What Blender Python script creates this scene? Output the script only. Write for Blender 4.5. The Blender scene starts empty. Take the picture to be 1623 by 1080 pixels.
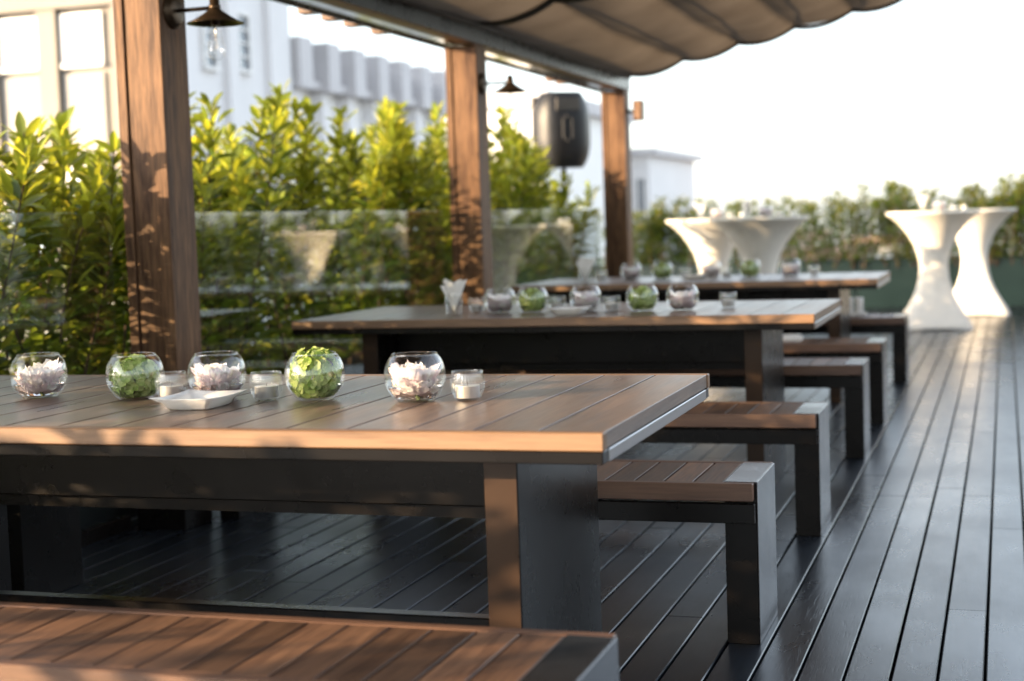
import bpy, math, random
from math import sin, cos, pi, radians, sqrt, atan2
from mathutils import Vector, Matrix, noise as mnoise

scene = bpy.context.scene
col = scene.collection
rng = random.Random(7)

# ------------------------------------------------------------------ helpers
class MB:
    """collects verts/faces (with material slot) and builds one mesh object"""
    def __init__(s): s.v=[]; s.f=[]; s.mi=[]; s.sm=[]
    def add(s, vs, fs, mi=0, smooth=False):
        o=len(s.v); s.v.extend([tuple(p) for p in vs])
        for f in fs: s.f.append(tuple(i+o for i in f)); s.mi.append(mi); s.sm.append(smooth)
    def box(s, x0,x1,y0,y1,z0,z1, mi=0, c=0.0):
        if c<=0:
            vs=[(x,y,z) for z in (z0,z1) for y in (y0,y1) for x in (x0,x1)]
            s.add(vs,[(0,2,3,1),(4,5,7,6),(0,1,5,4),(2,6,7,3),(0,4,6,2),(1,3,7,5)],mi); return
        # chamfered box: 24 verts
        X=(x0,x1);Y=(y0,y1);Z=(z0,z1); vs=[];idx={}
        for i in (0,1):
            for j in (0,1):
                for k in (0,1):
                    p=(X[i],Y[j],Z[k]); sg=(1-2*i,1-2*j,1-2*k)
                    for a in range(3):   # vertex lying on face normal to axis a
                        q=[p[b]+(0 if b==a else sg[b]*c) for b in range(3)]
                        idx[(i,j,k,a)]=len(vs); vs.append(tuple(q))
        fs=[]
        for a in range(3):
            b,d=(a+1)%3,(a+2)%3
            for sgn in (0,1):
                q=[]
                for (m,n) in ((0,0),(1,0),(1,1),(0,1)):
                    t=[0,0,0];t[a]=sgn;t[b]=m;t[d]=n; q.append(idx[(t[0],t[1],t[2],a)])
                fs.append(tuple(q if sgn else q[::-1]))
            # edges along axis a
            for m in (0,1):
                for n in (0,1):
                    t0=[0,0,0];t0[a]=0;t0[b]=m;t0[d]=n;t1=list(t0);t1[a]=1
                    q=[idx[(*t0,b)],idx[(*t1,b)],idx[(*t1,d)],idx[(*t0,d)]]
                    fs.append(tuple(q if (m==n) else q[::-1]))
        for i in (0,1):
            for j in (0,1):
                for k in (0,1):
                    q=[idx[(i,j,k,0)],idx[(i,j,k,1)],idx[(i,j,k,2)]]
                    fs.append(tuple(q if (i+j+k)%2 else q[::-1]))
        s.add(vs,fs,mi)
    def lathe(s, prof, n=32, c=(0,0,0), mi=0, smooth=True, rfun=None, cap0=False, cap1=False):
        vs=[]
        for (r,z) in prof:
            for k in range(n):
                a=2*pi*k/n; rr=r*(rfun(a,z) if rfun else 1)
                vs.append((c[0]+rr*cos(a),c[1]+rr*sin(a),c[2]+z))
        fs=[]
        for i in range(len(prof)-1):
            for k in range(n):
                k2=(k+1)%n; fs.append((i*n+k,i*n+k2,(i+1)*n+k2,(i+1)*n+k))
        if cap0: fs.append(tuple(range(n))[::-1])
        if cap1: fs.append(tuple((len(prof)-1)*n+k for k in range(n)))
        s.add(vs,fs,mi,smooth)
    def tube(s, pts, r, n=10, mi=0, r1=None, caps=True, smooth=True):
        pts=[Vector(p) for p in pts]; m=len(pts); vs=[]
        up=Vector((0,0,1))
        for i,p in enumerate(pts):
            d=(pts[min(i+1,m-1)]-pts[max(i-1,0)]).normalized()
            a=d.cross(up)
            if a.length<1e-3: a=Vector((1,0,0))
            a.normalize(); b=a.cross(d)
            rr=r if r1 is None else r+(r1-r)*i/(m-1)
            for k in range(n):
                t=2*pi*k/n; vs.append(p+a*(rr*cos(t))+b*(rr*sin(t)))
        fs=[(i*n+k,(i+1)*n+k,(i+1)*n+(k+1)%n,i*n+(k+1)%n) for i in range(m-1) for k in range(n)]
        if caps: fs+= [tuple(range(n)),tuple((m-1)*n+k for k in range(n))[::-1]]
        s.add(vs,fs,mi,smooth)
    def grid(s, fn, nu, nv, mi=0, smooth=True):
        vs=[fn(i/nu,j/nv) for j in range(nv+1) for i in range(nu+1)]
        fs=[(j*(nu+1)+i,j*(nu+1)+i+1,(j+1)*(nu+1)+i+1,(j+1)*(nu+1)+i) for j in range(nv) for i in range(nu)]
        s.add(vs,fs,mi,smooth)
    def mesh(s, name, mats):
        me=bpy.data.meshes.new(name); me.from_pydata(s.v,[],s.f)
        for m in (mats if isinstance(mats,(list,tuple)) else [mats]): me.materials.append(m)
        me.polygons.foreach_set('material_index',s.mi); me.polygons.foreach_set('use_smooth',s.sm)
        me.update(); return me
    def build(s, name, mats, parent=None, loc=(0,0,0), rz=0):
        o=bpy.data.objects.new(name, s.mesh(name,mats)); col.objects.link(o)
        if parent: o.parent=parent
        o.location=loc; o.rotation_euler=(0,0,rz); return o

def tag(o, label=None, cat=None, group=None, kind=None):
    if label: o['label']=label
    if cat: o['category']=cat
    if group: o['group']=group
    if kind: o['kind']=kind
    return o
def thing(name, loc=(0,0,0), rz=0):
    o=bpy.data.objects.new(name,None); o.empty_display_size=.1; col.objects.link(o)
    o.location=loc; o.rotation_euler=(0,0,rz); return o
def dup(o, loc, rz=None, label=None):
    def cp(a,par):
        c=a.copy(); col.objects.link(c)
        if par: c.parent=par
        for ch in list(a.children): cp(ch,c)
        return c
    r=cp(o,None); r.location=loc
    if rz is not None: r.rotation_euler=(0,0,rz)
    if label: r['label']=label
    return r

# ------------------------------------------------------------------ materials
def mat(name):
    m=bpy.data.materials.new(name); m.use_nodes=True
    nt=m.node_tree; b=nt.nodes['Principled BSDF']; return m,nt,b
def N(nt,t,**k):
    n=nt.nodes.new(t)
    for a,v in k.items(): setattr(n,a,v)
    return n
def ramp(nt, stops, fac):
    r=N(nt,'ShaderNodeValToRGB'); e=r.color_ramp.elements
    while len(e)<len(stops): e.new(.5)
    for i,(p,c) in enumerate(stops): e[i].position=p; e[i].color=(*c,1)
    nt.links.new(fac,r.inputs[0]); return r.outputs[0]
def math_(nt,op,a,b=None):
    n=N(nt,'ShaderNodeMath',operation=op)
    for i,x in enumerate((a,b)):
        if x is None: continue
        if isinstance(x,(int,float)): n.inputs[i].default_value=x
        else: nt.links.new(x,n.inputs[i])
    return n.outputs[0]
def noise(nt, vec, scale, detail=4, rough=.55):
    n=N(nt,'ShaderNodeTexNoise'); n.inputs['Scale'].default_value=scale; n.inputs['Detail'].default_value=detail
    n.inputs['Roughness'].default_value=rough; nt.links.new(vec,n.inputs['Vector']); return n.outputs['Fac']
def mixc(nt, fac, a, b, blend='MIX'):
    n=N(nt,'ShaderNodeMix',data_type='RGBA',blend_type=blend)
    if isinstance(fac,(int,float)): n.inputs[0].default_value=fac
    else: nt.links.new(fac,n.inputs[0])
    for i,x in ((6,a),(7,b)):
        if isinstance(x,tuple): n.inputs[i].default_value=(*x,1)
        else: nt.links.new(x,n.inputs[i])
    return n.outputs[2]

def wood(name, dark, light, axis, rough=.4, var=.35, bump=.15, spec=.5, fine=60):
    m,nt,b=mat(name); L=nt.links
    tc=N(nt,'ShaderNodeTexCoord'); geo=N(nt,'ShaderNodeNewGeometry')
    off=N(nt,'ShaderNodeVectorMath',operation='SCALE'); off.inputs[0].default_value=(31.,17.,9.)
    L.new(geo.outputs['Random Per Island'],off.inputs['Scale'])
    ad=N(nt,'ShaderNodeVectorMath',operation='ADD'); L.new(tc.outputs['Object'],ad.inputs[0]); L.new(off.outputs[0],ad.inputs[1])
    mp=N(nt,'ShaderNodeMapping'); s=[9,9,9]; s[axis]=.7; mp.inputs['Scale'].default_value=s
    L.new(ad.outputs[0],mp.inputs['Vector'])
    n1=noise(nt,mp.outputs[0],2.2,6,.6)
    mp2=N(nt,'ShaderNodeMapping'); s=[fine]*3; s[axis]=3; mp2.inputs['Scale'].default_value=s
    L.new(ad.outputs[0],mp2.inputs['Vector']); n2=noise(nt,mp2.outputs[0],2.5,5,.6)
    f=math_(nt,'ADD',math_(nt,'MULTIPLY',n1,.5),math_(nt,'MULTIPLY',n2,.5))
    c=ramp(nt,[(.38,dark),(.62,light)],f)
    # board-to-board value change
    v=math_(nt,'ADD',math_(nt,'MULTIPLY',geo.outputs['Random Per Island'],2*var),1-var)
    hs=N(nt,'ShaderNodeHueSaturation'); L.new(v,hs.inputs['Value']); L.new(c,hs.inputs['Color'])
    L.new(hs.outputs[0],b.inputs['Base Color'])
    rr=math_(nt,'ADD',math_(nt,'MULTIPLY',n1,.22),rough-.1); L.new(rr,b.inputs['Roughness'])
    b.inputs['Specular IOR Level'].default_value=spec
    bp=N(nt,'ShaderNodeBump'); bp.inputs['Strength'].default_value=bump; bp.inputs['Distance'].default_value=.002
    L.new(n2,bp.inputs['Height']); L.new(bp.outputs[0],b.inputs['Normal'])
    return m

def plain(name, c, rough=.5, metal=0., spec=.5, var=.08, scale=6, bump=0., bscale=80):
    m,nt,b=mat(name); L=nt.links
    tc=N(nt,'ShaderNodeTexCoord')
    n=noise(nt,tc.outputs['Object'],scale,5)
    a=tuple(max(0,x*(1-var)) for x in c); d=tuple(x*(1+var) for x in c)
    L.new(ramp(nt,[(.3,a),(.7,d)],n),b.inputs['Base Color'])
    L.new(math_(nt,'ADD',math_(nt,'MULTIPLY',n,.16),rough-.08),b.inputs['Roughness'])
    b.inputs['Metallic'].default_value=metal; b.inputs['Specular IOR Level'].default_value=spec
    if bump:
        n2=noise(nt,tc.outputs['Object'],bscale,4)
        bp=N(nt,'ShaderNodeBump'); bp.inputs['Strength'].default_value=bump; bp.inputs['Distance'].default_value=.003
        L.new(n2,bp.inputs['Height']); L.new(bp.outputs[0],b.inputs['Normal'])
    return m

def thin_glass(name, tint=(.97,.98,.97), f0=.045, boost=1., pw=5):
    m=bpy.data.materials.new(name); m.use_nodes=True; nt=m.node_tree; nt.nodes.clear(); L=nt.links
    lw=N(nt,'ShaderNodeLayerWeight'); lw.inputs['Blend'].default_value=.5
    p=math_(nt,'POWER',lw.outputs['Facing'],pw)
    f=math_(nt,'ADD',math_(nt,'MULTIPLY',p,.92*boost),f0)
    tr=N(nt,'ShaderNodeBsdfTransparent'); tr.inputs['Color'].default_value=(*tint,1)
    gl=N(nt,'ShaderNodeBsdfGlossy'); gl.inputs['Roughness'].default_value=.01; gl.inputs['Color'].default_value=(1,1,1,1)
    mx=N(nt,'ShaderNodeMixShader'); L.new(f,mx.inputs[0]); L.new(tr.outputs[0],mx.inputs[1]); L.new(gl.outputs[0],mx.inputs[2])
    o=N(nt,'ShaderNodeOutputMaterial'); L.new(mx.outputs[0],o.inputs[0]); return m

def leafmat(name, base, trans, tip=None):
    m=bpy.data.materials.new(name); m.use_nodes=True; nt=m.node_tree; nt.nodes.clear(); L=nt.links
    geo=N(nt,'ShaderNodeNewGeometry'); r=geo.outputs['Random Per Island']
    d1=tuple(x*.35 for x in base); d2=tuple(x*1.5 for x in base)
    cb=ramp(nt,[(0,d1),(.75,base),(1,d2)],r)
    t1=tuple(x*.4 for x in trans); t2=tip or tuple(x*1.25 for x in trans)
    ct=ramp(nt,[(0,t1),(.7,trans),(1,t2)],r)
    df=N(nt,'ShaderNodeBsdfDiffuse'); L.new(cb,df.inputs[0])
    tl=N(nt,'ShaderNodeBsdfTranslucent'); L.new(ct,tl.inputs[0])
    gl=N(nt,'ShaderNodeBsdfGlossy'); gl.inputs['Roughness'].default_value=.32
    a=N(nt,'ShaderNodeMixShader'); a.inputs[0].default_value=.5; L.new(df.outputs[0],a.inputs[1]); L.new(tl.outputs[0],a.inputs[2])
    lw=N(nt,'ShaderNodeLayerWeight'); p=math_(nt,'POWER',lw.outputs['Facing'],5)
    f=math_(nt,'ADD',math_(nt,'MULTIPLY',p,.5),.035)
    b=N(nt,'ShaderNodeMixShader'); L.new(f,b.inputs[0]); L.new(a.outputs[0],b.inputs[1]); L.new(gl.outputs[0],b.inputs[2])
    o=N(nt,'ShaderNodeOutputMaterial'); L.new(b.outputs[0],o.inputs[0]); return m

def petalmat(name, a, b_, t):
    m=bpy.data.materials.new(name); m.use_nodes=True; nt=m.node_tree; nt.nodes.clear(); L=nt.links
    geo=N(nt,'ShaderNodeNewGeometry'); c=ramp(nt,[(0,a),(1,b_)],geo.outputs['Random Per Island'])
    df=N(nt,'ShaderNodeBsdfDiffuse'); L.new(c,df.inputs[0])
    tl=N(nt,'ShaderNodeBsdfTranslucent'); L.new(c,tl.inputs[0])
    x=N(nt,'ShaderNodeMixShader'); x.inputs[0].default_value=t; L.new(df.outputs[0],x.inputs[1]); L.new(tl.outputs[0],x.inputs[2])
    o=N(nt,'ShaderNodeOutputMaterial'); L.new(x.outputs[0],o.inputs[0]); return m

M={}
M['top_wood']=wood('table_wood',(.048,.030,.022),(.180,.120,.088),1,rough=.30,var=.20,bump=.12,spec=.85)
M['edge_wood']=wood('table_edge_wood',(.125,.066,.034),(.225,.128,.068),0,rough=.42,var=.08,bump=.10)
M['slat_wood']=wood('bench_slat_wood',(.060,.030,.019),(.20,.104,.056),1,rough=.45,var=.52,bump=.12)
M['slat_edge']=wood('bench_edge_wood',(.085,.044,.028),(.17,.09,.055),0,rough=.45,var=.1,bump=.1)
M['post_wood']=wood('post_wood',(.040,.018,.010),(.19,.102,.052),2,rough=.55,var=.12,bump=.3,spec=.15,fine=38)
M['beam_wood']=wood('beam_wood',(.10,.05,.028),(.24,.13,.07),1,rough=.5,var=.12,bump=.2)
M['steel']=plain('black_powdercoat_steel',(.0052,.004,.0034),.28,0,.2,.12,5)
M['leg_front_lit']=plain('leg_front_sunlit_steel',(.038,.022,.0135),.30,0,.2,.10,5)  # browner copy of the black steel, sunlight put into the colour
M['steel_grey']=plain('grey_brushed_steel',(.35,.35,.36),.33,.9,.5,.06,10,.04,200)
M['bench_plate']=plain('satin_stainless',(.13,.13,.138),.24,.9,.4,.08,10,.03,250)
M['bronze']=plain('dark_bronze_lamp',(.05,.032,.018),.38,.75,.5,.25,14)
M['white_ceramic']=plain('white_glazed_ceramic',(.80,.77,.72),.18,0,.5,.02,10)
M['wax']=plain('white_candle_wax',(.80,.76,.68),.45,0,.4,.04,20)
M['alu']=plain('aluminium_cup',(.80,.78,.75),.5,.75,.5,.04,40)
M['wick']=plain('candle_wick',(.12,.10,.08),.9)
M['napkin']=plain('white_paper_napkin',(.80,.76,.70),.85,0,.2,.03,30,.1,400)
M['spandex']=plain('cream_stretch_fabric',(.80,.75,.66),.75,0,.25,.03,12,.05,500)
M['plastic']=plain('black_speaker_plastic',(.008,.008,.009),.42,0,.3,.2,12,.2,300)
M['grille']=plain('speaker_grille_metal',(.05,.045,.04),.35,.6,.5,.2,60)
M['planter_dark']=plain('dark_planter_panel',(.012,.013,.014),.5,0,.4,.2,5)
M['planter_teal']=plain('dark_green_planter_panel',(.004,.013,.0125),.34,0,.4,.18,4)
M['soil']=plain('potting_soil',(.02,.014,.01),.95,0,.1,.4,30,.5,60)
M['bark']=plain('shrub_bark',(.07,.045,.028),.8,0,.2,.4,40,.3,120)
M['glass']=thin_glass('bowl_glass',(.99,.993,.99),.05,1.,5)
M['rib_glass']=thin_glass('ribbed_glass',(.985,.988,.985),.06,1.,5)
M['rail_glass']=thin_glass('railing_glass',(.93,.96,.945),.045,1.15)
m,nt,b=mat('water'); b.inputs['Base Color'].default_value=(1,1,1,1); b.inputs['Roughness'].default_value=0; b.inputs['IOR'].default_value=1.33; b.inputs['Transmission Weight'].default_value=1; M['water']=m
M['leaf']=leafmat('laurel_leaf',(.045,.095,.018),(.36,.44,.035),(.62,.56,.06))
M['sunlit_leaf']=leafmat('sunlit_laurel_leaf',(.21,.27,.033),(.62,.62,.045),(.78,.68,.07))  # lighter leaf for the shrub tops, sunlight put into the colour
M['sunlit_leaf_far']=leafmat('sunlit_far_leaf',(.13,.15,.03),(.42,.40,.04),(.66,.44,.06))  # same for the far shrubs: sun-brightened top leaves
M['leaf_far']=leafmat('far_shrub_leaf',(.045,.085,.02),(.22,.30,.03),(.36,.36,.04))
M['hyd']=petalmat('hydrangea_petal',(.24,.36,.07),(.60,.66,.27),.4)
M['peony_w']=petalmat('peony_petal_white',(.90,.84,.81),(.94,.92,.88),.5)
M['peony_p']=petalmat('peony_petal_pink',(.84,.70,.73),(.92,.84,.84),.5)
M['stem']=plain('flower_stem',(.10,.12,.03),.6)
M['facade_cream']=plain('cream_stucco',(.27,.245,.21),.85,0,.2,.05,.6,.1,20)
M['facade_grey']=plain('pale_grey_facade',(.78,.77,.77),.8,0,.2,.04,.5)
M['panel_cream']=plain('cream_wall_panel',(.33,.315,.29),.7,0,.2,.03,.7)
M['panel_white']=plain('white_wall_panel',(.86,.85,.83),.7,0,.2,.03,.7)
M['band_grey']=plain('grey_roof_cladding',(.58,.565,.57),.7,0,.3,.06,1.2)
M['band_dark']=plain('brown_timber_cladding',(.05,.038,.03),.7,0,.3,.15,1.5)
M['win']=plain('window_pane_reflective',(.55,.62,.72),.12,.35,.6,.06,.6)
M['win_dark']=plain('window_pane_dim',(.16,.18,.21),.12,.2,.6,.1,.6)
M['frame_white']=plain('white_window_frame',(.75,.74,.72),.5)
M['terracotta']=plain('roof_tiles_pale',(.45,.30,.22),.85,0,.2,.15,2)
M['city_ground']=plain('city_ground',(.33,.33,.33),.95,0,.1,.2,.05)
M['underdeck']=plain('deck_underside',(.006,.006,.007),.95,0,.1)

# canopy cloth
m,nt,b=mat('taupe_canopy_fabric'); nt.nodes.remove(b); L=nt.links
tc=N(nt,'ShaderNodeTexCoord'); n1=noise(nt,tc.outputs['Object'],2.5,4); c=ramp(nt,[(.3,(.112,.088,.066)),(.7,(.150,.120,.092))],n1)
mp=N(nt,'ShaderNodeMapping'); mp.inputs['Scale'].default_value=(900,900,1); L.new(tc.outputs['Object'],mp.inputs[0])
n2=noise(nt,mp.outputs[0],1,2)
bp=N(nt,'ShaderNodeBump'); bp.inputs['Strength'].default_value=.15; bp.inputs['Distance'].default_value=.001; L.new(n2,bp.inputs['Height'])
df=N(nt,'ShaderNodeBsdfDiffuse'); tl=N(nt,'ShaderNodeBsdfTranslucent'); L.new(c,df.inputs[0]); L.new(c,tl.inputs[0]); L.new(bp.outputs[0],df.inputs['Normal'])
x=N(nt,'ShaderNodeMixShader'); x.inputs[0].default_value=.28; L.new(df.outputs[0],x.inputs[1]); L.new(tl.outputs[0],x.inputs[2])
L.new(x.outputs[0],nt.nodes['Material Output'].inputs[0]); M['cloth']=m
M['webbing']=plain('black_webbing',(.012,.011,.010),.7)

# deck boards
m,nt,b=mat('dark_stained_deck_boards'); L=nt.links
tc=N(nt,'ShaderNodeTexCoord'); geo=N(nt,'ShaderNodeNewGeometry')
off=N(nt,'ShaderNodeVectorMath',operation='SCALE'); off.inputs[0].default_value=(37.,23.,5.); L.new(geo.outputs['Random Per Island'],off.inputs['Scale'])
ad=N(nt,'ShaderNodeVectorMath',operation='ADD'); L.new(tc.outputs['Object'],ad.inputs[0]); L.new(off.outputs[0],ad.inputs[1])
mp=N(nt,'ShaderNodeMapping'); mp.inputs['Scale'].default_value=(60,2.2,60); L.new(ad.outputs[0],mp.inputs[0])
g1=noise(nt,mp.outputs[0],2.,7,.65)
mp2=N(nt,'ShaderNodeMapping'); mp2.inputs['Scale'].default_value=(6,1.6,6); L.new(ad.outputs[0],mp2.inputs[0]); g2=noise(nt,mp2.outputs[0],1.6,5,.6)
g3=noise(nt,tc.outputs['Object'],1.3,5,.6)
c=ramp(nt,[(.35,(.004,.0055,.0085)),(.7,(.012,.0155,.021))],math_(nt,'ADD',math_(nt,'MULTIPLY',g1,.5),math_(nt,'MULTIPLY',g2,.5)))
v=math_(nt,'ADD',math_(nt,'MULTIPLY',geo.outputs['Random Per Island'],.6),.7)
hs=N(nt,'ShaderNodeHueSaturation'); L.new(v,hs.inputs['Value']); L.new(c,hs.inputs['Color'])
mp4=N(nt,'ShaderNodeMapping'); mp4.inputs['Scale'].default_value=(7,2.2,7); L.new(tc.outputs['Object'],mp4.inputs[0])
du=N(nt,'ShaderNodeValToRGB'); du.color_ramp.elements[0].position=.46; du.color_ramp.elements[1].position=.72; L.new(noise(nt,mp4.outputs[0],1.,8,.72),du.inputs[0])
L.new(mixc(nt,math_(nt,'MULTIPLY',du.outputs[0],.3),hs.outputs[0],(.040,.042,.046)),b.inputs['Base Color'])
ro=math_(nt,'ADD',math_(nt,'ADD',math_(nt,'MULTIPLY',g3,.20),math_(nt,'MULTIPLY',g2,.12)),math_(nt,'MULTIPLY',geo.outputs['Random Per Island'],.04))
L.new(math_(nt,'ADD',ro,.11),b.inputs['Roughness']); b.inputs['Specular IOR Level'].default_value=.75; b.inputs['Specular Tint'].default_value=(.80,.91,1,1)
mp3=N(nt,'ShaderNodeMapping'); mp3.inputs['Scale'].default_value=(170,9,170); L.new(ad.outputs[0],mp3.inputs[0])
pit=N(nt,'ShaderNodeValToRGB'); pit.color_ramp.elements[0].position=.30; pit.color_ramp.elements[1].position=.40
L.new(noise(nt,mp3.outputs[0],1.,3,.5),pit.inputs[0])
h=math_(nt,'ADD',math_(nt,'ADD',math_(nt,'MULTIPLY',g1,.5),math_(nt,'MULTIPLY',pit.outputs[0],.5)),math_(nt,'MULTIPLY',g2,.8))
bp=N(nt,'ShaderNodeBump'); bp.inputs['Strength'].default_value=.15; bp.inputs['Distance'].default_value=.004
L.new(h,bp.inputs['Height']); L.new(bp.outputs[0],b.inputs['Normal']); M['deck']=m

# ------------------------------------------------------------------ camera
f_px=2418.285; R=Vector((.9513138,.30633349,-.03408582)); U=Vector((.00891797,.08318559,.99649417)); F=Vector((-.30809498,.94828263,-.07640372))
cam=bpy.data.cameras.new('camera'); co=bpy.data.objects.new('camera',cam); col.objects.link(co)
mw=Matrix((( R.x,U.x,-F.x,0),(R.y,U.y,-F.y,0),(R.z,U.z,-F.z,1.2),(0,0,0,1))); co.matrix_world=mw
cam.sensor_width=36; cam.lens=f_px/1623*36; cam.clip_end=5000; cam.clip_start=.05
cam.dof.use_dof=True; cam.dof.focus_distance=4.0; cam.dof.aperture_fstop=2.4; cam.dof.aperture_blades=0
scene.camera=co

# ------------------------------------------------------------------ light
SUN_AZ=atan2(-.80,-.60)   # x,y of the direction to the sun
SUN_EL=radians(11)
w=bpy.data.worlds.new('World'); scene.world=w; w.use_nodes=True; nt=w.node_tree
bg=nt.nodes['Background']; sk=N(nt,'ShaderNodeTexSky'); sk.sky_type='NISHITA'; sk.sun_disc=False
sk.sun_elevation=SUN_EL; sk.sun_rotation=SUN_AZ; sk.air_density=1.0; sk.dust_density=1.2; sk.ozone_density=1.
hs=N(nt,'ShaderNodeHueSaturation'); hs.inputs['Saturation'].default_value=.38
nt.links.new(sk.outputs[0],hs.inputs['Color']); nt.links.new(mixc(nt,1.,hs.outputs[0],(.945,.985,1.05),'MULTIPLY'),bg.inputs['Color']); bg.inputs['Strength'].default_value=.15
sl=bpy.data.lights.new('sun','SUN'); so=bpy.data.objects.new('sun',sl); col.objects.link(so)
sl.energy=4.1; sl.angle=radians(.53); sl.color=(1,.73,.44)
d=Vector((sin(SUN_AZ)*cos(SUN_EL),cos(SUN_AZ)*cos(SUN_EL),sin(SUN_EL)))
so.rotation_euler=d.to_track_quat('Z','Y').to_euler()
scene.view_settings.view_transform='Standard'; scene.view_settings.look='None'; scene.view_settings.gamma=1
scene.view_settings.exposure=2.1
cy=scene.cycles; cy.max_bounces=10; cy.transparent_max_bounces=24; cy.transmission_bounces=10; cy.glossy_bounces=5; cy.diffuse_bounces=4
cy.sample_clamp_indirect=6; cy.caustics_refractive=True; cy.caustics_reflective=False; cy.blur_glossy=.3
try: cy.use_denoising=True; cy.denoiser='OPENIMAGEDENOISE'
except Exception: pass

# ------------------------------------------------------------------ setting
mb=MB(); mb.box(-900,900,-600,1400,-20.5,-20); tag(mb.build('ground',M['city_ground']),kind='structure')
mb=MB(); mb.box(-7,8,-4,20.2,-20,-.045); tag(mb.build('terrace_base',M['underdeck']),kind='structure')
mb=MB(); r=random.Random(3); x=-6.9; bw=.1085; gap=.0075
# a deck line passes the bench feet: boards run away from the camera
while x<7.8:
    y=-3.9+r.uniform(0,1.2)-1.0
    while y<20:
        ln=r.choice([1.9,2.6,3.2,3.8,3.8]); y1=min(y+ln,20.1); dz=r.uniform(-.0007,.0007)
        mb.box(x,x+bw,max(y,-4),y1-.0008,-.028,dz,0,.0028); y+=ln
    x+=bw+gap
tag(mb.build('deck',M['deck']),kind='structure')

# ------------------------------------------------------------------ tables
TX0,TX1=-3.09,-.741; TH=.79; TD=1.12
def make_table():
    t=thing('dining_table')           # origin: floor, right front corner at (0,0)
    L_=TX1-TX0
    bd=MB(); xs=[0]
    n=17; bwid=L_/n
    for k in range(n):
        bd.box(-L_+k*bwid+.003,-L_+(k+1)*bwid-.003,.031,TD-.031,TH-.034,TH,0,.001)
    bd.build('top_board',M['top_wood'],t)
    for y0 in (0,TD-.029):
        e=MB(); e.box(-L_,0,y0,y0+.029,TH-.036,TH+.0005,0,.0025); e.build('edge_board',M['edge_wood'],t)
    fr=MB(); # steel frame under the top: four bars and a plate
    fr.box(-L_+.003,-.003,.004,.05,TH-.062,TH-.0365,0,.002); fr.box(-L_+.003,-.003,TD-.05,TD-.004,TH-.062,TH-.0365,0,.002)
    fr.box(-L_+.05,-.05,.052,TD-.052,TH-.058,TH-.038)
    fr.build('steel_frame',M['steel'],t)
    for x0 in (-L_+.001,-.049):
        s=MB(); s.box(x0,x0+.048,.0515,TD-.0515,TH-.063,TH-.0365,0,.002); s.build('end_rail',M['steel_grey'],t)
    for x0,x1 in ((-L_+.25,-L_+.325),(-.325,-.25)):
        l=MB(); l.box(x0,x1,.225,.885,0,TH-.064,0,.003); lg=l.build('leg',M['steel'],t)
        p_=MB(); p_.box(x0+.001,x1-.001,.2215,.2245,.001,TH-.065,0,.0008); p_.build('face_plate',M['leg_front_lit'],lg)  # added skin, browner so the leg front looks sunlit
    a=MB(); a.box(-L_+.327,-.327,.46,.66,TH-.24,TH-.064,0,.003); a.box(-L_+.327,-.327,.50,.62,TH-.275,TH-.2405); a.build('apron',M['steel'],t)
    f=MB(); f.box(-L_+.327,-.327,.235,.275,.275,.350,0,.003); f.build('foot_rail',M['steel'],t)
    return t
TY=[2.83,6.27,9.51]
tlab=['long dark wood dining table nearest the camera, holding sharp bowls of flowers',
      'long wooden dining table in the middle, between the near table and the farthest one',
      'farthest long wooden dining table, in front of the white cocktail tables']
t0=make_table(); t0.location=(TX1,TY[0],0); tag(t0,tlab[0],'table','dining tables in a row under the canopy')
for k in (1,2): dup(t0,(TX1,TY[k],0),0,tlab[k])

# ------------------------------------------------------------------ benches
BX1=-.664; BL=2.50; BH=.46; BD=.396
def make_bench():
    b=thing('bench')
    s=MB(); pw=.0775; x=-.092-.003
    while x>-BL+.10:
        s.box(x-pw,x,.032,BD-.032,BH-.028,BH-.001,0,.001); x-=pw+.0072
    s.build('seat_slat',M['slat_wood'],b)
    for y0 in (0,BD-.029):
        e=MB(); e.box(-BL+.006,-.006,y0,y0+.029,BH-.050,BH,0,.0025); e.build('edge_board',M['slat_edge'],b)
        q=MB(); q.box(-BL+.002,-.002,y0+.002,y0+.027,BH-.112,BH-.057,0,.002); q.build('side_rail',M['steel'],b)
    u=MB(); u.box(-BL+.1,-.1,.032,BD-.032,BH-.056,BH-.034); u.build('seat_support',M['steel'],b)
    for x0,x1 in ((-BL,-BL+.09),(-.09,0)):
        l=MB(); l.box(x0,x1,.0305,BD-.0305,0,BH-.003,0,.002); l.build('end_leg',M['steel'],b)
        q=MB(); xo=(x0-.003,x0-.0005) if x0<-1 else (x1+.0005,x1+.003)
        q.box(xo[0],xo[1],.0305,BD-.0305,.001,BH+.001,0,.0008); q.box(x0,x1,.0305,BD-.0305,BH-.0025,BH+.0012,0,.0006); q.build('end_plate',M['bench_plate'],b)
    return b
BY=[2.218,4.1636,5.6439,7.5033,8.7463,10.8779]
blab=['reddish slatted bench in front of the near table, cut by the bottom of the picture',
 'slatted wooden bench with black end leg, just behind the near table',
 'slatted bench with pale end plate in front of the middle table',
 'dark blurred bench right behind the middle table',
 'bench with a white folded cloth on it, in front of the farthest table',
 'rearmost bench behind the farthest table, holding two pale cups']
b0=make_bench(); b0.location=(BX1,BY[0],0); tag(b0,blab[0],'bench','benches along the dining tables')
for k in range(1,6): dup(b0,(BX1,BY[k],0),0,blab[k])

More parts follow.
